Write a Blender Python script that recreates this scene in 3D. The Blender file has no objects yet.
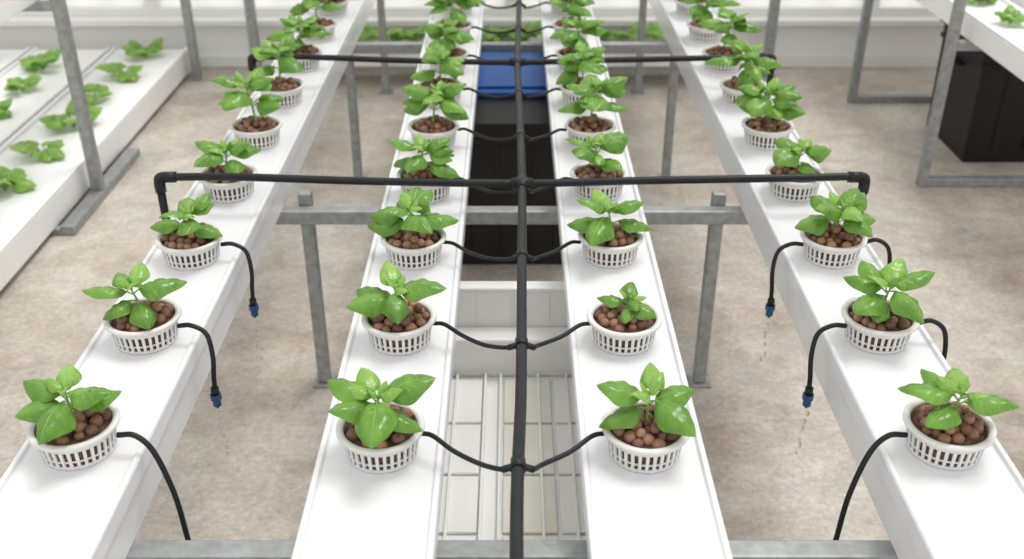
import bpy, bmesh, math, random
from mathutils import Vector, Matrix
S = bpy.context.scene
ZT = 0.645           # height of channel tops above the floor
ROWY = [1.24 + 0.31*k for k in range(12)]

# ---------------------------------------------------------------- materials
def newmat(name):
    m = bpy.data.materials.new(name); m.use_nodes = True
    nt = m.node_tree; b = nt.nodes['Principled BSDF']
    return m, nt, b
def simple(name, col, rough=0.5, metal=0.0, var=0.0, scale=20, bump=0.0, spec=None):
    m, nt, b = newmat(name)
    b.inputs['Roughness'].default_value = rough
    b.inputs['Metallic'].default_value = metal
    if spec is not None: b.inputs['Specular IOR Level'].default_value = spec
    tc = nt.nodes.new('ShaderNodeTexCoord')
    n = nt.nodes.new('ShaderNodeTexNoise'); n.inputs['Scale'].default_value = scale
    n.inputs['Detail'].default_value = 6
    nt.links.new(tc.outputs['Object'], n.inputs['Vector'])
    r = nt.nodes.new('ShaderNodeValToRGB')
    r.color_ramp.elements[0].position = 0.3; r.color_ramp.elements[1].position = 0.7
    r.color_ramp.elements[0].color = (*[c*(1-var) for c in col], 1)
    r.color_ramp.elements[1].color = (*[min(1, c*(1+var*0.6)) for c in col], 1)
    nt.links.new(n.outputs['Fac'], r.inputs['Fac'])
    nt.links.new(r.outputs['Color'], b.inputs['Base Color'])
    if bump > 0:
        bp = nt.nodes.new('ShaderNodeBump'); bp.inputs['Strength'].default_value = bump
        bp.inputs['Distance'].default_value = 0.002
        nt.links.new(n.outputs['Fac'], bp.inputs['Height'])
        nt.links.new(bp.outputs['Normal'], b.inputs['Normal'])
    return m
M_WHITE = simple('white_pvc', (0.76, 0.765, 0.78), 0.24, var=0.04, scale=5, bump=0.06)
M_WHITE2 = simple('white_rack_plastic', (0.90, 0.90, 0.90), 0.4, var=0.02, scale=6)
M_TRAY = simple('tray_plastic', (0.90, 0.895, 0.87), 0.25, var=0.02, scale=6)
M_CUP = simple('cup_plastic', (0.76, 0.735, 0.71), 0.4, var=0.04, scale=60)
M_BLACK = simple('black_pipe', (0.010, 0.011, 0.012), 0.42, var=0.3, scale=40, spec=0.32)
M_BIN = simple('black_bin', (0.012, 0.012, 0.013), 0.5, var=0.2, spec=0.3)
M_BLUE = simple('blue_lid', (0.015, 0.085, 0.30), 0.45, var=0.15, scale=8, spec=0.3)
M_BLUEFIT = simple('blue_fitting', (0.012, 0.07, 0.18), 0.4, var=0.15)
M_STEEL = simple('galvanised_steel', (0.36, 0.37, 0.37), 0.5, metal=0.55, var=0.22, scale=45, bump=0.1)
M_BEIGE = simple('cream_panel', (0.85, 0.80, 0.71), 0.3, var=0.06, scale=9)
M_WALL = simple('painted_wall', (0.92, 0.92, 0.91), 0.6, var=0.02, scale=3)
M_CREAM = simple('cream_frame', (0.88, 0.875, 0.85), 0.5, var=0.03, scale=3)
M_SOIL = simple('pebble_fill', (0.16, 0.085, 0.058), 0.9, var=0.5, scale=120)
M_STEM = simple('green_stem', (0.27, 0.47, 0.11), 0.5, var=0.1)

def leaf_mat(name, c0, c1, vein):
    m, nt, b = newmat(name)
    b.inputs['Roughness'].default_value = 0.25
    b.inputs['Specular IOR Level'].default_value = 0.6
    N = nt.nodes; L = nt.links
    uv = N.new('ShaderNodeUVMap'); sep = N.new('ShaderNodeSeparateXYZ'); L.new(uv.outputs[0], sep.inputs[0])
    tc = N.new('ShaderNodeTexCoord')
    n = N.new('ShaderNodeTexNoise'); n.inputs['Scale'].default_value = 28; n.inputs['Detail'].default_value = 4
    L.new(tc.outputs['Object'], n.inputs['Vector'])
    r = N.new('ShaderNodeValToRGB')
    r.color_ramp.elements[0].position = 0.32; r.color_ramp.elements[0].color = (*c0, 1)
    r.color_ramp.elements[1].position = 0.68; r.color_ramp.elements[1].color = (*c1, 1)
    L.new(n.outputs['Fac'], r.inputs['Fac'])
    s = N.new('ShaderNodeMath'); s.operation = 'SUBTRACT'; s.inputs[1].default_value = 0.5
    L.new(sep.outputs['Y'], s.inputs[0])
    a = N.new('ShaderNodeMath'); a.operation = 'ABSOLUTE'; L.new(s.outputs[0], a.inputs[0])
    mid = N.new('ShaderNodeMapRange'); mid.inputs['From Min'].default_value = 0.010; mid.inputs['From Max'].default_value = 0.030
    mid.inputs['To Min'].default_value = 1; mid.inputs['To Max'].default_value = 0
    L.new(a.outputs[0], mid.inputs['Value'])
    mm = N.new('ShaderNodeMath'); mm.operation = 'MULTIPLY_ADD'; mm.inputs[1].default_value = -0.55
    L.new(a.outputs[0], mm.inputs[0]); L.new(sep.outputs['X'], mm.inputs[2])
    k = N.new('ShaderNodeMath'); k.operation = 'MULTIPLY'; k.inputs[1].default_value = 42; L.new(mm.outputs[0], k.inputs[0])
    sn = N.new('ShaderNodeMath'); sn.operation = 'SINE'; L.new(k.outputs[0], sn.inputs[0])
    sv = N.new('ShaderNodeMapRange'); sv.inputs['From Min'].default_value = 0.80; sv.inputs['From Max'].default_value = 1.0
    sv.inputs['To Max'].default_value = 0.35; L.new(sn.outputs[0], sv.inputs['Value'])
    mx = N.new('ShaderNodeMath'); mx.operation = 'MAXIMUM'; L.new(mid.outputs[0], mx.inputs[0]); L.new(sv.outputs[0], mx.inputs[1])
    ml = N.new('ShaderNodeMath'); ml.operation = 'MULTIPLY'; ml.inputs[1].default_value = 0.55; L.new(mx.outputs[0], ml.inputs[0])
    mix = N.new('ShaderNodeMixRGB'); mix.inputs['Color2'].default_value = (*vein, 1)
    L.new(ml.outputs[0], mix.inputs['Fac']); L.new(r.outputs['Color'], mix.inputs['Color1'])
    L.new(mix.outputs[0], b.inputs['Base Color'])
    bp = N.new('ShaderNodeBump'); bp.inputs['Strength'].default_value = 0.6; bp.inputs['Distance'].default_value = 0.003
    bp.invert = True
    L.new(mx.outputs[0], bp.inputs['Height']); L.new(bp.outputs['Normal'], b.inputs['Normal'])
    tr = N.new('ShaderNodeBsdfTranslucent'); L.new(mix.outputs[0], tr.inputs['Color'])
    ms = N.new('ShaderNodeMixShader'); ms.inputs['Fac'].default_value = 0.25
    L.new(b.outputs[0], ms.inputs[1]); L.new(tr.outputs[0], ms.inputs[2])
    L.new(ms.outputs[0], N['Material Output'].inputs['Surface'])
    return m
M_LEAF = leaf_mat('basil_leaf', (0.095, 0.25, 0.022), (0.19, 0.40, 0.048), (0.40, 0.60, 0.18))
M_LEAF2 = leaf_mat('basil_leaf_young', (0.19, 0.40, 0.048), (0.32, 0.56, 0.10), (0.5, 0.7, 0.28))

def pebble_mat():
    m, nt, b = newmat('clay_pebble')
    N = nt.nodes; L = nt.links
    b.inputs['Roughness'].default_value = 0.55
    at = N.new('ShaderNodeAttribute'); at.attribute_name = 'tone'
    r = N.new('ShaderNodeValToRGB')
    r.color_ramp.elements[0].color = (0.15, 0.068, 0.042, 1)
    r.color_ramp.elements[1].color = (0.42, 0.22, 0.14, 1)
    L.new(at.outputs['Fac'], r.inputs['Fac'])
    tc = N.new('ShaderNodeTexCoord'); n = N.new('ShaderNodeTexNoise'); n.inputs['Scale'].default_value = 260; n.inputs['Detail'].default_value = 3
    L.new(tc.outputs['Object'], n.inputs['Vector'])
    mr = N.new('ShaderNodeMapRange'); mr.inputs['To Min'].default_value = 0.6; mr.inputs['To Max'].default_value = 1.35
    L.new(n.outputs['Fac'], mr.inputs['Value'])
    mu = N.new('ShaderNodeMixRGB'); mu.blend_type = 'MULTIPLY'; mu.inputs['Fac'].default_value = 1
    L.new(r.outputs[0], mu.inputs['Color1']); L.new(mr.outputs[0], mu.inputs['Color2'])
    L.new(mu.outputs[0], b.inputs['Base Color'])
    bp = N.new('ShaderNodeBump'); bp.inputs['Strength'].default_value = 0.4; bp.inputs['Distance'].default_value = 0.001
    L.new(n.outputs['Fac'], bp.inputs['Height']); L.new(bp.outputs[0], b.inputs['Normal'])
    return m
M_PEB = pebble_mat()

def floor_mat():
    m, nt, b = newmat('stained_concrete')
    N = nt.nodes; L = nt.links
    tc = N.new('ShaderNodeTexCoord')
    def noise(scale, det, rough=.6, dist=0):
        n = N.new('ShaderNodeTexNoise'); n.inputs['Scale'].default_value = scale; n.inputs['Detail'].default_value = det
        n.inputs['Roughness'].default_value = rough; n.inputs['Distortion'].default_value = dist
        L.new(tc.outputs['Object'], n.inputs['Vector']); return n
    n1 = noise(1.8, 12, .68, .3); n2 = noise(11, 10, .8, .1); n3 = noise(60, 8, .75); n4 = noise(0.8, 5, .6, .2)
    r = N.new('ShaderNodeValToRGB'); e = r.color_ramp.elements
    e[0].position = 0.30; e[0].color = (0.36, 0.295, 0.235, 1)
    e[1].position = 0.66; e[1].color = (0.61, 0.57, 0.515, 1)
    x = e.new(0.42); x.color = (0.46, 0.40, 0.335, 1)
    x = e.new(0.52); x.color = (0.54, 0.49, 0.43, 1)
    L.new(n1.outputs['Fac'], r.inputs['Fac'])
    col = r.outputs[0]
    for n, lo, hi, a, c in ((n2, .72, 1.18, .32, .68), (n3, .72, 1.2, .3, .7), (n4, .86, 1.10, .38, .6)):
        mr = N.new('ShaderNodeMapRange'); mr.inputs['From Min'].default_value = a; mr.inputs['From Max'].default_value = c
        mr.inputs['To Min'].default_value = lo; mr.inputs['To Max'].default_value = hi
        L.new(n.outputs['Fac'], mr.inputs['Value'])
        mu = N.new('ShaderNodeMixRGB'); mu.blend_type = 'MULTIPLY'; mu.inputs['Fac'].default_value = 1
        L.new(col, mu.inputs['Color1']); L.new(mr.outputs[0], mu.inputs['Color2']); col = mu.outputs[0]
    L.new(col, b.inputs['Base Color'])
    rr = N.new('ShaderNodeMapRange'); rr.inputs['From Min'].default_value = 0.35; rr.inputs['From Max'].default_value = 0.65
    rr.inputs['To Min'].default_value = 0.35; rr.inputs['To Max'].default_value = 0.7
    L.new(n1.outputs['Fac'], rr.inputs['Value']); L.new(rr.outputs[0], b.inputs['Roughness'])
    bp = N.new('ShaderNodeBump'); bp.inputs['Strength'].default_value = 0.15; bp.inputs['Distance'].default_value = 0.003
    L.new(n2.outputs['Fac'], bp.inputs['Height']); L.new(bp.outputs[0], b.inputs['Normal'])
    return m
M_FLOOR = floor_mat()

def glaze_mat():
    m, nt, b = newmat('frosted_glazing')
    N = nt.nodes; L = nt.links
    tc = N.new('ShaderNodeTexCoord'); w = N.new('ShaderNodeTexWave'); w.inputs['Scale'].default_value = 1.5; w.bands_direction = 'X'
    w.inputs['Distortion'].default_value = 0.3
    L.new(tc.outputs['Object'], w.inputs['Vector'])
    r = N.new('ShaderNodeValToRGB'); r.color_ramp.elements[0].color = (0.93, 0.92, 0.90, 1); r.color_ramp.elements[1].color = (0.97, 0.97, 0.95, 1)
    L.new(w.outputs['Fac'], r.inputs['Fac']); L.new(r.outputs[0], b.inputs['Base Color'])
    b.inputs['Roughness'].default_value = 0.4
    tr = N.new('ShaderNodeBsdfTranslucent'); L.new(r.outputs[0], tr.inputs['Color'])
    ms = N.new('ShaderNodeMixShader'); ms.inputs['Fac'].default_value = 0.85
    L.new(b.outputs[0], ms.inputs[1]); L.new(tr.outputs[0], ms.inputs[2])
    L.new(ms.outputs[0], N['Material Output'].inputs['Surface'])
    return m
M_GLAZE = glaze_mat()
m, nt, b = newmat('water'); b.inputs['Transmission Weight'].default_value = 1; b.inputs['Roughness'].default_value = 0; b.inputs['IOR'].default_value = 1.33
M_WATER = m

# ---------------------------------------------------------------- helpers
def box(bm, x0, x1, y0, y1, z0, z1, mi=0):
    vs = [bm.verts.new((x, y, z)) for z in (z0, z1) for y in (y0, y1) for x in (x0, x1)]
    for f in ((0,2,3,1),(4,5,7,6),(0,1,5,4),(2,6,7,3),(0,4,6,2),(1,3,7,5)):
        bm.faces.new([vs[i] for i in f]).material_index = mi
def catmull(pts, n=8):
    if len(pts) < 3: return [Vector(p) for p in pts]
    P = [Vector(p) for p in pts]; P = [2*P[0]-P[1]] + P + [2*P[-1]-P[-2]]
    out = []
    for i in range(1, len(P)-2):
        for j in range(n):
            t = j/n; a, b_, c, d = P[i-1], P[i], P[i+1], P[i+2]
            out.append(0.5*((2*b_)+(c-a)*t+(2*a-5*b_+4*c-d)*t*t+(3*b_-a-3*c+d)*t**3))
    out.append(P[-2]); return out
def sweep(bm, pts, r, seg=10, mi=0, smooth=True, r2=None, caps=True):
    pts = [Vector(p) for p in pts]; rings = []
    n = len(pts); ref = None
    for i, p in enumerate(pts):
        t = (pts[min(i+1, n-1)]-pts[max(i-1, 0)]).normalized()
        if ref is None:
            ref = Vector((0, 0, 1)) if abs(t.z) < 0.9 else Vector((1, 0, 0))
        ref = (ref - t*ref.dot(t)).normalized(); bi = t.cross(ref)
        rr = r if r2 is None else r+(r2-r)*i/(n-1)
        rings.append([bm.verts.new(p+ref*math.cos(a)*rr+bi*math.sin(a)*rr) for a in [2*math.pi*k/seg for k in range(seg)]])
    for i in range(n-1):
        for k in range(seg):
            f = bm.faces.new((rings[i][k], rings[i+1][k], rings[i+1][(k+1)%seg], rings[i][(k+1)%seg]))
            f.smooth = smooth; f.material_index = mi
    if caps:
        bm.faces.new(rings[0]).material_index = mi; bm.faces.new(rings[-1][::-1]).material_index = mi
def lathe(bm, prof, seg=40, mi=0, smooth=True, closed=True):
    rings = [[bm.verts.new((r*math.cos(2*math.pi*k/seg), r*math.sin(2*math.pi*k/seg), z)) for k in range(seg)] for r, z in prof]
    m_ = len(prof)
    for i in range(m_ if closed else m_-1):
        A, B = rings[i], rings[(i+1) % m_]
        for k in range(seg):
            f = bm.faces.new((A[k], A[(k+1)%seg], B[(k+1)%seg], B[k])); f.smooth = smooth; f.material_index = mi
def mesh_from(bm, name, mats, recalc=True):
    if recalc: bmesh.ops.recalc_face_normals(bm, faces=bm.faces)
    me = bpy.data.meshes.new(name); bm.to_mesh(me); bm.free()
    for m_ in mats: me.materials.append(m_)
    return me
def obj(name, me, loc=(0,0,0), parent=None, rot=None, scale=None):
    o = bpy.data.objects.new(name, me); S.collection.objects.link(o)
    o.location = loc
    if rot: o.rotation_euler = rot
    if scale: o.scale = (scale,)*3
    if parent: o.parent = parent
    return o
def empty(name, loc=(0,0,0)):
    o = obj(name, None, loc); o.empty_display_size = 0.05; return o
def bev(o, w=0.002, seg=2):
    md = o.modifiers.new('bevel', 'BEVEL'); md.width = w; md.segments = seg; md.limit_method = 'ANGLE'; return o
def boxobj(name, dims, mat, parent=None, bevel=0.002, loc=(0,0,0)):
    bm = bmesh.new()
    for d in dims: box(bm, *d)
    o = obj(name, mesh_from(bm, name, [mat]), loc, parent)
    if bevel: bev(o, bevel)
    return o

# ---------------------------------------------------------------- room
boxobj('floor', [(-3.6, 3.6, -1.5, 5.4, -0.1, 0.0)], M_FLOOR, bevel=0)
WB = 5.12
boxobj('wall_back', [(-3.6, 3.6, WB, WB+0.12, 0, 0.22)], M_WALL, bevel=0.004)
boxobj('trim_1', [(-3.6, 3.6, WB-0.05, WB+0.14, 0.22, 0.25)], M_CREAM, bevel=0.004)
boxobj('baseboard_back', [(-3.6, 3.6, WB-0.015, WB, 0, 0.06)], M_CREAM, bevel=0.003)
xs = [-3.6+0.9*i for i in range(9)]
for i in range(8):
    w = empty('window_%d' % (i+1), (xs[i]+0.45, WB+0.06, 0.25))
    boxobj('pane', [(-0.42, 0.42, -0.005, 0.005, 0.03, 1.9)], M_GLAZE, w, 0)
    boxobj('frame', [(-0.45, -0.415, -0.03, 0.03, 0, 1.95), (0.415, 0.45, -0.03, 0.03, 0, 1.95),
                     (-0.415, 0.415, -0.03, 0.03, 0, 0.04), (-0.415, 0.415, -0.03, 0.03, 1.9, 1.95), (-0.415, 0.415, -0.025, 0.025, 0.42, 0.45)], M_CREAM, w, 0.003)
k = 9
for sx, nm in ((-1, 'wall_left'), (1, 'wall_right')):
    a, c = sorted((sx*3.5, sx*3.6))
    boxobj(nm, [(a, c, -1.5, WB-0.06, 0, 0.22)], M_WALL, bevel=0.004)
    w = empty('window_%d' % k, (sx*3.55, 0, 0.22)); k += 1
    boxobj('pane', [(-0.005, 0.005, -1.5, WB-0.06, 0.0, 1.93)], M_GLAZE, w, 0)
    boxobj('frame', [(-0.03, 0.03, y, y+0.04, 0, 1.95) for y in [-1.5+0.94*i for i in range(7)]], M_CREAM, w, 0.003)
for sx in (-1, 1):
    boxobj('greenhouse_post', [(sx*1.26-0.022, sx*1.26+0.022, 4.93, 4.975, 0, 2.2), (sx*1.26-0.05, sx*1.26+0.05, 4.9, 5.0, 0, 0.008)], M_STEEL, bevel=0.003)

# ---------------------------------------------------------------- main growing channels
def channel_mesh(length, hw=0.095, h=0.10):
    p = [(-hw+0.007, -h), (-hw+0.007, -0.028), (-hw, -0.028), (-hw, 0.002), (-hw+0.002, 0.006), (-hw+0.009, 0.006), (-hw+0.012, 0.0)]
    prof = p + [(-x, z) for x, z in p[::-1]]
    bm = bmesh.new()
    A = [bm.verts.new((x, 0, z)) for x, z in prof]; B = [bm.verts.new((x, length, z)) for x, z in prof]
    n = len(prof)
    for i in range(n): bm.faces.new((A[i], A[(i+1)%n], B[(i+1)%n], B[i]))
    bm.faces.new(A); bm.faces.new(B[::-1])
    return mesh_from(bm, 'channel_body', [M_WHITE])
OX = 0.654
CX = {'OL': -OX, 'IL': -0.199, 'IR': 0.199, 'OR': OX}
chm = channel_mesh(4.5)
for kx in ('OL', 'IL', 'IR', 'OR'):
    o = obj('grow_channel', chm, (CX[kx], 0.42, ZT)); bev(o, 0.0012, 2)

# ---------------------------------------------------------------- bench frames
for Y in (1.135, 2.30, 3.70, 4.72):
    e = empty('steel_bench_trestle', (0, Y, 0)); zt = ZT-0.1003
    boxobj('cross_beam', [(-0.78, 0.78, -0.018, 0.018, zt-0.036, zt)], M_STEEL, e, 0.003)
    xl = 0.515 if Y < 3 else 0.60
    top = zt+0.03 if 2 < Y < 3 else zt-0.036
    for i, sx in enumerate((-1, 1)):
        yo = 0.0185 if 2 < Y < 3 else -0.016
        boxobj('leg_%d' % (i+1), [(sx*xl-0.016, sx*xl+0.016, yo, yo+0.032, 0.008, top)], M_STEEL, e, 0.003)
        boxobj('foot_plate_%d' % (i+1), [(sx*xl-0.03, sx*xl+0.03, yo-.015, yo+.047, 0.0, 0.008)], M_STEEL, e, 0.002)

# ---------------------------------------------------------------- net cup
CH = 0.050
def cup_mesh():
    bm = bmesh.new(); H = CH
    lathe(bm, [(0.054, H-0.006), (0.0635, H-0.006), (0.0665, H-0.004), (0.0665, H-0.0005), (0.065, H+0.002), (0.0600, H+0.002), (0.0562, H)], 48)
    lathe(bm, [(0.0578, H-0.015), (0.0590, H-0.005), (0.0550, H-0.005), (0.0538, H-0.015)], 48)
    lathe(bm, [(0.0530, 0.0), (0.0542, 0.0065), (0.050, 0.0065), (0.049, 0.0)], 48)
    lathe(bm, [(0.0550, 0.0150), (0.0552, 0.0175), (0.052, 0.0175), (0.0515, 0.0150)], 48)
    n = 32
    for i in range(n):
        a = 2*math.pi*i/n; da = 0.044
        vs = []
        for z, ro in ((0.005, 0.0540), (H-0.013, 0.0580)):
            for r in (ro-0.003, ro+0.0002):
                for s in (-da, da):
                    vs.append(bm.verts.new((r*math.cos(a+s), r*math.sin(a+s), z)))
        for f in ((0,1,3,2),(4,6,7,5),(0,4,5,1),(2,3,7,6),(0,2,6,4),(1,5,7,3)): bm.faces.new([vs[j] for j in f])
    return mesh_from(bm, 'net_cup', [M_CUP])
CUP = cup_mesh()
def fill_mesh():
    bm = bmesh.new()
    lathe(bm, [(0.0001, 0.001), (0.0497, 0.001), (0.0535, 0.041), (0.042, 0.044), (0.0001, 0.046)], 32, closed=False)
    return mesh_from(bm, 'substrate', [M_SOIL])
FILL = fill_mesh()
def pebbles_mesh(seed):
    rnd = random.Random(seed); bm = bmesh.new(); tones = []
    placed = []
    for layer, (cnt, R, zb) in enumerate(((60, 0.0465, 0.046), (30, 0.036, 0.055))):
        tries = 0; got = 0
        while got < cnt and tries < 1800:
            tries += 1
            a = rnd.uniform(0, 2*math.pi); rr = R*math.sqrt(rnd.random()); s = rnd.uniform(0.0080, 0.0112)
            p = Vector((rr*math.cos(a), rr*math.sin(a), zb+rnd.uniform(-0.002, 0.004)+0.005*(1-rr/R)))
            if any((p-q).length < (s+sq)*0.83 for q, sq in placed): continue
            placed.append((p, s)); got += 1
            r = bmesh.ops.create_icosphere(bm, subdivisions=2, radius=s)
            sc = Vector((rnd.uniform(.92, 1.08), rnd.uniform(.92, 1.08), rnd.uniform(.9, 1.0)))
            rot = Matrix.Rotation(rnd.uniform(0, 6), 3, Vector((rnd.random(), rnd.random(), rnd.random()+.1)).normalized())
            t = rnd.random()
            for v in r['verts']:
                c = v.co.copy(); c = Vector((c.x*sc.x, c.y*sc.y, c.z*sc.z))*(1+rnd.uniform(-.02, .02))
                v.co = rot @ c + p; tones.append(t)
    for f in bm.faces: f.smooth = True
    me = mesh_from(bm, 'clay_pebbles', [M_PEB], recalc=False)
    at = me.attributes.new('tone', 'FLOAT', 'POINT')
    for i, t in enumerate(tones): at.data[i].value = t
    return me
PEBS = [pebbles_mesh(s) for s in range(5)]

# ---------------------------------------------------------------- basil foliage
def add_leaf(bm, uvl, base, az, el, L, rnd, mi=0, ns=14, nu=8, wr=0.36, droop=0.25, roll=0.0):
    # the leaf follows a circular arc in its own vertical plane, convex side up; edges cup down, blade puffed beside the midrib
    l = Vector((-math.sin(az), math.cos(az), 0))
    W = wr*L*rnd.uniform(0.92, 1.08); cup = rnd.uniform(0.45, 0.85); side = rnd.uniform(-0.12, 0.12)
    ph = rnd.uniform(0, 6); grid = []
    bend = droop*2.8; cen = base.copy()
    for i in range(ns+1):
        s = i/ns; e = el-bend*s
        d = Vector((math.cos(az)*math.cos(e), math.sin(az)*math.cos(e), math.sin(e))); n = d.cross(l)
        if i: cen = cen + d*(L/ns)
        l2 = l*math.cos(roll)+n*math.sin(roll); n2 = n*math.cos(roll)-l*math.sin(roll)
        w = W*(math.sin(math.pi*s**0.78)**0.67 if 0 < s < 1 else 0.0)*(1-0.10*s**3)*1.03
        row = []
        for j in range(nu+1):
            u = -1+2*j/nu
            puff = 0.18*w*math.sin(math.pi*abs(u))*(0.65+0.35*math.sin(s*22-abs(u)*5))
            z = -cup*w*abs(u)**2.2 + puff + 0.07*w*math.sin(8*s+ph+2*u)*abs(u)
            row.append((cen + l2*(w*u*(1-.12*cup*abs(u))+side*L*s*s) + n2*z, (s, 0.5+0.5*u)))
        grid.append(row)
    V = [[bm.verts.new(c[0]) for c in r] for r in grid]
    for i in range(ns):
        for j in range(nu):
            f = bm.faces.new((V[i][j], V[i+1][j], V[i+1][j+1], V[i][j+1])); f.smooth = True; f.material_index = mi
            for lp, (ii, jj) in zip(f.loops, ((i,j),(i+1,j),(i+1,j+1),(i,j+1))): lp[uvl].uv = grid[ii][jj][1]
def basil_mesh(seed, scale=1.0, az0=None, tall=1.0, extra=0, spec=None):
    rnd = random.Random(seed); bm = bmesh.new(); uvl = bm.loops.layers.uv.new('UVMap')
    if az0 is None: az0 = rnd.uniform(0, math.pi)
    else: az0 = math.radians(az0)
    z0 = 0.048; H = 0.056*scale*tall
    lean = Vector((rnd.uniform(-.014, .014), rnd.uniform(-.014, .000), 0))*scale
    def sp(t): return Vector((0, 0, z0)) + Vector((0, 0, H*t)) + lean*t*t
    sweep(bm, [sp(t/6) for t in range(7)], 0.0028*scale, 7, 2, r2=0.0016*scale)
    def pair(t, L, el, az, mi=0, dr=0.25, pet=0.012, which=(0, 1), jit=.3):
        for q in which:
            a = az+q*math.pi+rnd.uniform(-jit, jit); e = math.radians(el+rnd.uniform(-9, 11)); LL = L*1.30*scale*rnd.uniform(.86, 1.12)
            b0 = sp(t); dd = Vector((math.cos(a)*math.cos(e+.1), math.sin(a)*math.cos(e+.1), math.sin(e+.1)))
            b1 = b0+dd*pet*scale
            sweep(bm, [b0, (b0+b1)/2+Vector((0,0,-.0006)), b1, b1+dd*0.005*scale], 0.0014*scale, 5, 2)
            add_leaf(bm, uvl, b1, a, e, LL, rnd, mi, droop=dr*rnd.uniform(.75, 1.25), roll=rnd.uniform(-.35, .35))
    if spec:
        for (t, L, el, az, mi, dr) in spec:
            pair(t, L, el+10, math.radians(az), mi, dr, which=(0,), jit=.1)
    else:
        pair(0.48, 0.056, 20, az0, 0, 0.38, 0.015)
        pair(0.74, 0.064, 28, az0+math.pi/2, 0, 0.38, 0.014)
        pair(0.92, 0.048, 40, az0+0.5, 0, 0.34)
    pair(1.0, 0.030, 42, az0+math.pi/2+.2, 1, 0.25, 0.008)
    pair(1.03, 0.019, 60, az0+.1, 1, 0.15, 0.004)
    for i in range(extra):
        pair(rnd.uniform(.5, .95), 0.048, rnd.uniform(10, 40), rnd.uniform(0, 6.28), rnd.choice((0, 0, 1)), 0.35, 0.016, which=(0,))
    return mesh_from(bm, 'foliage', [M_LEAF, M_LEAF2, M_STEM], recalc=False)

# spec entries : node fraction, leaf length, elevation, azimuth(deg, 0=+X, 90=away), material, droop
SPEC = {
 ('OL',0): dict(spec=[(.8,.058,18,160,0,.25),(.8,.064,5,262,0,.36),(.9,.062,18,352,0,.32),(.6,.048,10,25,0,.3),(.95,.042,20,110,1,.3),(.6,.048,8,200,0,.35)]),
 ('IL',0): dict(spec=[(.7,.060,12,205,0,.35),(.9,.066,8,278,0,.36),(.95,.058,24,12,0,.30),(.6,.056,4,325,0,.4),(.95,.044,24,120,1,.3),(.8,.052,20,160,0,.3)], scale=1.04),
 ('IR',0): dict(spec=[(.8,.058,20,165,0,.28),(.6,.052,4,200,0,.35),(.85,.068,6,316,0,.34),(.7,.055,16,12,0,.3),(.95,.046,22,80,1,.3)]),
 ('OR',0): dict(spec=[(.85,.056,22,168,0,.28),(.9,.064,14,325,0,.34),(.65,.052,5,3,0,.3),(.95,.046,22,80,1,.3),(.6,.052,4,225,0,.35),(.8,.046,20,120,0,.3)]),
 ('OL',1): dict(spec=[(.8,.064,14,188,0,.30),(.85,.064,24,8,0,.34),(.6,.052,4,290,0,.4),(.6,.05,8,220,0,.35),(.95,.044,22,80,1,.3),(.9,.046,24,130,0,.3)]),
 ('IL',1): dict(spec=[(.7,.060,12,205,0,.35),(.9,.064,8,280,0,.40),(.95,.062,24,345,0,.35),(.95,.044,22,100,1,.3),(.6,.055,8,160,0,.3)]),
 ('IR',1): dict(scale=.64),
 ('OR',1): dict(spec=[(.7,.058,12,210,0,.35),(.9,.062,4,298,0,.42),(.95,.060,24,5,0,.3),(.95,.046,24,60,1,.3),(.8,.052,20,150,0,.3),(.8,.048,22,110,0,.3),(.55,.05,2,250,0,.4)], scale=1.06),
 ('IL',2): dict(scale=1.08, az0=10, extra=2), ('IR',2): dict(scale=1.04, az0=165, extra=1),
 ('OR',2): dict(scale=1.10, az0=20, extra=2), ('OL',2): dict(scale=.96, az0=5, extra=1),
}
row_idx = {'OL': 0, 'IL': 1, 'IR': 2, 'OR': 3}
seedn = 100
for kx in ('OL', 'IL', 'IR', 'OR'):
    for r, Y in enumerate(ROWY):
        rnd = random.Random(row_idx[kx]*57+r*13+5)
        seedn += 1
        xo = CX[kx]+rnd.uniform(-.002, .002)
        if kx[0] == 'O': xo += (.006 if r == 0 else -.003)*(-1 if kx == 'OL' else 1)
        e = empty('potted_basil', (xo, Y+rnd.uniform(-.006, .006), ZT+0.0002))
        obj('net_cup', CUP, (0, 0, 0), e, rot=(0, 0, rnd.uniform(0, .2)))
        obj('substrate', FILL, (0, 0, 0), e)
        obj('clay_pebbles', PEBS[(r+row_idx[kx]*2) % 5], (0, 0, 0), e, rot=(0, 0, rnd.uniform(0, 6)))
        kw = SPEC.get((kx, r))
        if kw is None:
            sc = rnd.uniform(.96, 1.14) + (0.10 if r >= 4 else 0)
            kw = dict(scale=sc, extra=rnd.choice((1, 2, 3)) + (3 if r >= 4 else 0), tall=rnd.uniform(.95, 1.25) + (0.30 if r >= 4 else 0))
        obj('foliage', basil_mesh(seedn*7+3, **kw), (0, 0, 0), e)

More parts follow.
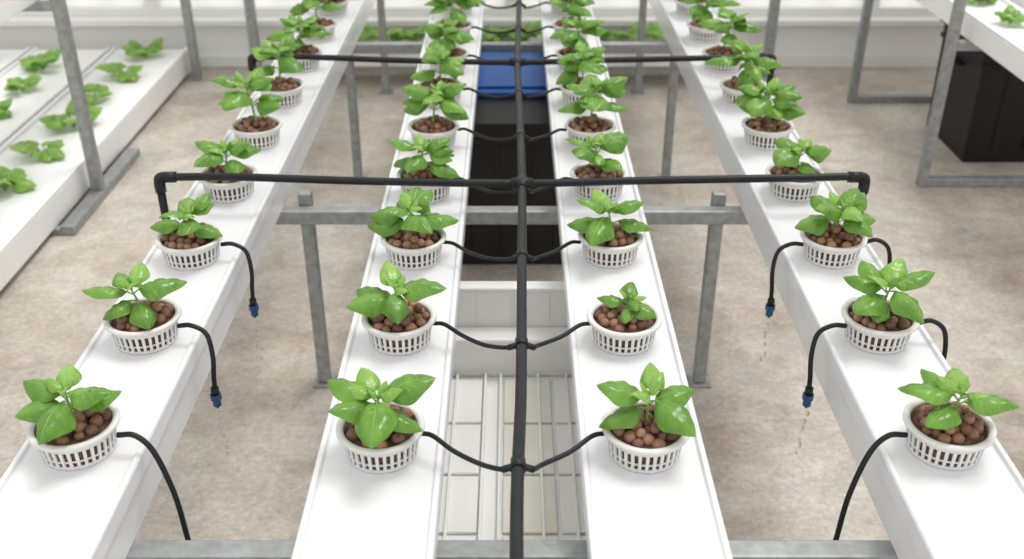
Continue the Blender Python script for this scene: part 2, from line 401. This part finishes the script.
# ---------------------------------------------------------------- irrigation
PZ = ZT+0.068
irr = empty('irrigation_manifold', (0, 0, 0))
bm = bmesh.new()
mp = [(0.006, 0.45, PZ), (0.006, 1.0, PZ), (0.014, 1.3, PZ), (0.018, 1.65, PZ), (0.022, 2.07, PZ+.004), (0.020, 2.5, PZ), (0.016, 2.93, PZ+.004), (0.022, 3.4, PZ), (0.028, 4.0, PZ), (0.026, 4.8, PZ)]
sweep(bm, catmull(mp, 8), 0.0092, 14)
obj('main_pipe', mesh_from(bm, 'main_pipe', [M_BLACK]), parent=irr)
cm = catmull(mp, 16)
def mainx(y): return min(cm, key=lambda p: abs(p.y-y)).x
for i, Y in enumerate((2.07, 2.93, 3.95)):
    bm = bmesh.new(); mx_ = mainx(Y)
    xl = (0.765, 0.752, 0.755)[i]
    z = PZ+0.006
    sweep(bm, catmull([(-xl, Y, z+.012), (-.6, Y-.004, z+.014), (-.3, Y, z+.002), (mx_, Y, z-.003), (.3, Y, z+.004), (.6, Y-.005, z+.012), (xl, Y, z+.014)], 8), 0.0088, 12)
    for sx in (-1, 1):
        zz = z+.012
        sweep(bm, [(sx*(xl-.03), Y, zz), (sx*(xl-.001), Y, zz)], 0.0122, 14)
        sweep(bm, catmull([(sx*(xl-.004), Y, zz), (sx*(xl+.006), Y, zz-.003), (sx*(xl+.008), Y, zz-.014)], 4), 0.0120, 14)
        sweep(bm, [(sx*(xl+.008), Y, zz-.012), (sx*(xl+.008), Y, zz-.035)], 0.0122, 14)
        sweep(bm, [(sx*(xl+.008), Y, zz-.03), (sx*(xl+.008), Y, ZT-.12)], 0.0092, 12)
    sweep(bm, [(mx_-.024, Y, z-.002), (mx_+.024, Y, z-.002)], 0.0116, 14)
    sweep(bm, [(mx_, Y-.028, PZ+.003), (mx_, Y+.028, PZ+.003)], 0.0118, 14)
    obj('cross_pipe_%d' % (i+1), mesh_from(bm, 'cross_pipe', [M_BLACK]), parent=irr)
rnd = random.Random(4)
for r, Y in enumerate(ROWY[:11]):
    bm = bmesh.new(); Yf = Y-0.118; mx_ = mainx(Yf)
    for sx in (-1, 1):
        j = rnd.uniform(-.006, .006)
        pts = [(sx*0.138, Y-.012, ZT+.041), (sx*0.118, Y-.02+j, ZT+.045), (sx*0.085, Y-.052+j, ZT+.042), (sx*0.045, Y-.088, ZT+.045), (mx_+sx*0.020, Yf, ZT+.060), (mx_+sx*.006, Yf-.002, PZ)]
        sweep(bm, catmull(pts, 6), 0.0038, 8)
        sweep(bm, [(mx_+sx*0.008, Yf, PZ-.003), (mx_+sx*0.022, Yf+.001, ZT+.059)], 0.0052, 10)
    sweep(bm, [(mx_, Yf-.011, PZ), (mx_, Yf+.011, PZ)], 0.0110, 14)
    obj('feeder_tube_%d' % (r+1), mesh_from(bm, 'feeder_tube', [M_BLACK]), parent=irr)

def drip(points, nozzle=True, drops=True, seed=0):
    e = empty('drip_tube', points[0]); o0 = Vector(points[0])
    P = [Vector(p)-o0 for p in points]
    bm = bmesh.new(); sweep(bm, catmull([tuple(p) for p in P], 7), 0.0044, 9)
    q = P[-1]
    if nozzle: sweep(bm, [q+Vector((0, 0, .014)), q+Vector((0, 0, -.001))], 0.0075, 10)
    obj('tube', mesh_from(bm, 'tube', [M_BLACK]), parent=e)
    if nozzle:
        bm = bmesh.new()
        sweep(bm, [q, q+Vector((0, 0, -.010))], 0.0105, 8, smooth=False)
        sweep(bm, [q+Vector((0, 0, -.010)), q+Vector((0, 0, -.024))], 0.0078, 10)
        sweep(bm, [q+Vector((0, 0, -.024)), q+Vector((0, 0, -.030))], 0.0045, 8, r2=0.0025)
        obj('emitter', mesh_from(bm, 'emitter', [M_BLUEFIT]), parent=e)
    if drops:
        bm = bmesh.new(); rn = random.Random(seed)
        for i in range(6):
            r_ = bmesh.ops.create_icosphere(bm, subdivisions=2, radius=rn.uniform(.0020, .0036))
            c = q+Vector((rn.uniform(-.004, .004), rn.uniform(-.004, .004), -.040-.018*i-rn.uniform(0, .012)))
            for v in r_['verts']: v.co = Vector((v.co.x, v.co.y, v.co.z*1.7))+c
        for f in bm.faces: f.smooth = True
        obj('water_drops', mesh_from(bm, 'water_drops', [M_WATER]), parent=e)
XE = OX-.098
for sx in (-1, 1):
    for r in (1, 2):
        Y = ROWY[r]
        drip([(sx*(OX-.066), Y-.012, ZT+.036), (sx*(OX-.09), Y-.014, ZT+.038), (sx*(XE-.018), Y-.020, ZT+.024), (sx*(XE-.028), Y-.035, ZT-.012), (sx*(XE-.027), Y-.045, ZT-.05), (sx*(XE-.026), Y-.048, ZT-.085)], seed=r+sx)
    Y = ROWY[0]
    drip([(sx*(OX-.062), Y-.010, ZT+.036), (sx*(OX-.09), Y-.012, ZT+.036), (sx*(XE-.018), Y-.02, ZT+.010), (sx*(XE-.042), Y-.035, ZT-.06), (sx*(XE-.052), Y-.045, ZT-.14), (sx*(XE-.054), Y-.035, ZT-.24), (sx*(XE-.054), Y-.03, ZT-.32)], nozzle=True, drops=False)
for r in (1, 2):
    Y = ROWY[r]
    drip([(OX+.064, Y-.005, ZT+.038), (OX+.085, Y-.008, ZT+.044), (OX+.108, Y-.012, ZT+.028), (OX+.115, Y-.02, ZT-.01), (OX+.115, Y-.022, ZT-.06)], nozzle=True, drops=False)

# ---------------------------------------------------------------- drainage tray between the inner channels
tr = empty('drainage_tray', (0, 0, 0)); zr = ZT-0.15; zf = ZT-0.34
x0, x1, y0, y1 = -.26, .26, .45, 1.99
boxobj('shell', [(x0, x1, y0, y1, zf-.012, zf), (x0, x0+.012, y0, y1, zf, zr), (x1-.012, x1, y0, y1, zf, zr), (x0+.012, x1-.012, y0, y0+.012, zf, zr), (x0+.012, x1-.012, y1-.012, y1, zf, zr)], M_TRAY, tr, 0.003)
boxobj('rim', [(x0-.02, x0+.015, y0-.02, y1+.02, zr, zr+.010), (x1-.015, x1+.02, y0-.02, y1+.02, zr, zr+.010), (x0+.015, x1-.015, y1-.015, y1+.02, zr, zr+.010), (x0+.015, x1-.015, y0-.02, y0+.015, zr, zr+.010)], M_TRAY, tr, 0.003)
boxobj('step', [(x0+.012, x1-.012, y1-.07, y1-.012, zf, zf+.10)], M_TRAY, tr, 0.006)
pan = []; pan2 = []
for i in range(9):
    ya = y1-.08-.165*(i+1); yb = ya+.157
    if ya > y0+.02:
        pan2.append((-.245, -.065, ya, yb, zf, zf+.008)); pan.append((-.018, .085, ya, yb, zf, zf+.008)); pan2.append((.091, .245, ya, yb, zf, zf+.008))
boxobj('liner_panels', pan, M_BEIGE, tr, 0.003)
boxobj('liner_side_panels', pan2, M_TRAY, tr, 0.003)
boxobj('ribs', [(x, x+.006, y0+.02, y1-.075, zf, zf+.016) for x in (-.205, -.165, -.125, -.062, -.028, .055, .118, .155, .195)], M_TRAY, tr, 0.001)
boxobj('ribs_wall', [(x, x+.004, y1-.016, y1-.012, zf+.10, zr-.006) for x in (-.16, -.08, 0.0, .08, .16)], M_TRAY, tr, 0.001)
boxobj('feet', [(x, x+.05, y, y+.05, 0, zf-.012) for x in (-.25, .2) for y in (.5, 1.9)], M_TRAY, tr, 0.003)

# ---------------------------------------------------------------- bins
def bin_(name, cx, cy, wx, wy, h, lidmat, lid0=None):
    e = empty(name, (cx, cy, 0))
    bm = bmesh.new()
    def ring(z, k, o=0): return [bm.verts.new((sx*(wx/2*k+o), sy*(wy/2*k+o), z)) for sx, sy in ((-1,-1),(1,-1),(1,1),(-1,1))]
    rs = [ring(0.0, .95), ring(h*.86, .97), ring(h*.86, .97, .008), ring(h*.9, .975, .008), ring(h*.9, .975), ring(h, .985), ring(h, .985, .012), ring(h+.0, .98, -.008)]
    for A, B in zip(rs[:-1], rs[1:]):
        for i in range(4): bm.faces.new((A[i], A[(i+1)%4], B[(i+1)%4], B[i]))
    bm.faces.new(rs[0]); bm.faces.new(rs[-1])
    o = obj('body', mesh_from(bm, 'body', [M_BIN]), parent=e); bev(o, .006)
    boxobj('ribs', [(x-.008, x+.008, -wy/2*.97-.004, -wy/2*.90, h*.12, h*.86) for x in (-wx*.3, -wx*.1, wx*.1, wx*.3)], M_BIN, e, .003)
    l0 = -wy/2-.012 if lid0 is None else lid0
    boxobj('lid', [(-wx/2-.012, wx/2+.012, l0, wy/2+.012, h+.001, h+.022), (-wx/2+.03, wx/2-.03, l0+.035, wy/2-.03, h+.022, h+.032)], lidmat, e, .006)
    boxobj('handles', [(-wx/2-.03, -wx/2*.9, -.06, .06, h*.78, h*.80), (wx/2*.9, wx/2+.03, -.06, .06, h*.78, h*.80)], M_BIN, e, .003)
bin_('water_reservoir_bin', 0, 3.32, .48, .66, .502, M_BLUE, -.10)
bin_('storage_tote', 2.12, 4.08, .62, .44, .46, M_BIN)

# ---------------------------------------------------------------- seedlings
def seedling_mesh(seed, n=7, L=.05):
    rnd = random.Random(seed); bm = bmesh.new(); uvl = bm.loops.layers.uv.new('UVMap')
    for i in range(n):
        a = i*2.4+rnd.uniform(-.3, .3); e = math.radians(rnd.uniform(20, 65)); q = .4+.6*rnd.random()
        b1 = Vector((math.cos(a)*.016*q, math.sin(a)*.016*q, .018*q+.004))
        sweep(bm, [(0,0,0), b1*.6, b1], .0016, 5, 2)
        add_leaf(bm, uvl, b1, a, e, L*rnd.uniform(.6, 1.1), rnd, rnd.choice((0, 1, 1)), ns=7, nu=6, wr=.40, droop=.35)
    return mesh_from(bm, 'seedling', [M_LEAF2, M_LEAF2, M_STEM], recalc=False)
SEED = [seedling_mesh(900+i, 10+i % 4, .052) for i in range(5)]
def flat_channel(parent, name, xa, xb, ya, yb, zt, h):
    boxobj(name, [(xa, xb, ya, yb, zt-h, zt), (xa, xa+.014, ya, yb, zt, zt+.012), (xb-.014, xb, ya, yb, zt, zt+.012)], M_WHITE2, parent, .003)
rk = empty('seedling_rack', (-1.95, 3.8, 0)); o0 = Vector(rk.location)
def rel(d): return (d[0]-o0.x, d[1]-o0.x, d[2]-o0.y, d[3]-o0.y, d[4], d[5])
rnd = random.Random(11)
for tier, (zt, bands) in enumerate(((.125, ((-1.97, -1.60), (-2.36, -1.99), (-2.75, -2.38))), (.80, ((-1.90, -1.62),)))):
    for bi, (xa, xb) in enumerate(bands):
        d = rel((xa, xb, 2.2, 5.0, 0, 0)); h = .10 if tier == 0 else .06
        flat_channel(rk, 'channel_%d_%d' % (tier+1, bi+1), d[0], d[1], d[2], d[3], zt, h)
        y = 2.4+.12*bi
        while y < 4.95:
            o = obj('seedling', rnd.choice(SEED), ((xa+xb)/2-o0.x+rnd.uniform(-.02, .02), y-o0.y, zt), rk, rot=(0, 0, rnd.uniform(0, 6)), scale=rnd.uniform(1.6, 2.1))
            y += .31
boxobj('posts', [rel(q) for q in ((-1.575, -1.535, 3.52, 3.56, .034, 1.7), (-1.575, -1.535, 4.9, 4.94, 0, 1.7), (-2.82, -2.78, 3.52, 3.56, 0, 1.7))], M_STEEL, rk, .003)
boxobj('floor_bars', [rel(q) for q in ((-1.58, -1.53, 3.22, 3.95, 0, .034), (-1.80, -1.58, 3.22, 3.26, 0, .024))], M_STEEL, rk, .003)
boxobj('shelf_bars', [rel(q) for q in ((-2.79, -1.575, 3.525, 3.555, .705, .739), (-2.79, -1.575, 4.905, 4.935, .705, .739))], M_STEEL, rk, .003)
boxobj('plinth', [rel(q) for q in ((-2.7, -1.64, y, y+.05, 0, .025) for y in (2.4, 3.6, 4.8))], M_STEEL, rk, .003)

rb = empty('seedling_bench', (2.0, 4.0, 0)); o0 = Vector(rb.location)
for bi, (xa, xb) in enumerate(((1.64, 1.86), (1.92, 2.14), (2.2, 2.42))):
    d = rel((xa, xb, 2.6, 5.0, 0, 0)); flat_channel(rb, 'channel_%d' % (bi+1), d[0], d[1], d[2], d[3], ZT, .075)
    y = 2.75
    while y < 4.95:
        obj('seedling', rnd.choice(SEED), ((xa+xb)/2-o0.x, y-o0.y, ZT), rb, rot=(0, 0, rnd.uniform(0, 6)), scale=rnd.uniform(1.2, 1.6)); y += .28
fr = []
for Y in (3.63, 4.57):
    fr += [(1.565, 1.60, Y, Y+.035, .034, 1.02), (2.50, 2.535, Y, Y+.035, .034, 1.02), (1.565, 2.535, Y, Y+.035, 0, .034), (1.60, 2.50, Y+.002, Y+.033, ZT-.111, ZT-.076)]
boxobj('steel_frame', [rel(q) for q in fr], M_STEEL, rb, .003)

# low planter along the back wall
pl = empty('back_planter_trough', (0, 4.9, 0)); o0 = Vector(pl.location)
boxobj('trough', [(-1.05, 1.05, -.10, .10, .10, .20), (-1.05, 1.05, -.10, -.085, .20, .215), (-1.05, 1.05, .085, .10, .20, .215)], M_WHITE2, pl, .004)
boxobj('trough_legs', [(x, x+.04, -.06, .06, 0, .10) for x in (-1.0, -.35, .3, .95)], M_WHITE2, pl, .003)
for i in range(12):
    obj('seedling', rnd.choice(SEED), (-.95+i*.17, rnd.uniform(-.02, .02), .20), pl, rot=(0, 0, rnd.uniform(0, 6)), scale=rnd.uniform(1.6, 2.2))

# ---------------------------------------------------------------- light, camera
w = bpy.data.worlds.new('World'); S.world = w; w.use_nodes = True
bg = w.node_tree.nodes['Background']; bg.inputs['Color'].default_value = (1.0, 0.998, 0.99, 1); bg.inputs['Strength'].default_value = 1.08
sd = bpy.data.lights.new('sun', 'SUN'); sd.energy = 1.6; sd.angle = math.radians(24); sd.color = (1.0, 0.985, 0.95)
so = bpy.data.objects.new('sun', sd); S.collection.objects.link(so); so.location = (0.5, 3, 4)
so.rotation_euler = (math.radians(-12), math.radians(16), 0)
cd = bpy.data.cameras.new('camera'); cd.sensor_width = 36; cd.lens = 1030/1024*36; cd.clip_start = .05
co = bpy.data.objects.new('camera', cd); S.collection.objects.link(co)
co.location = (0, 0, ZT+1.0); co.rotation_euler = (math.radians(90-29.5), 0, 0)
cd.dof.use_dof = True; cd.dof.focus_distance = 1.75; cd.dof.aperture_fstop = 4.0
S.camera = co
S.view_settings.view_transform = 'Standard'; S.view_settings.look = 'None'
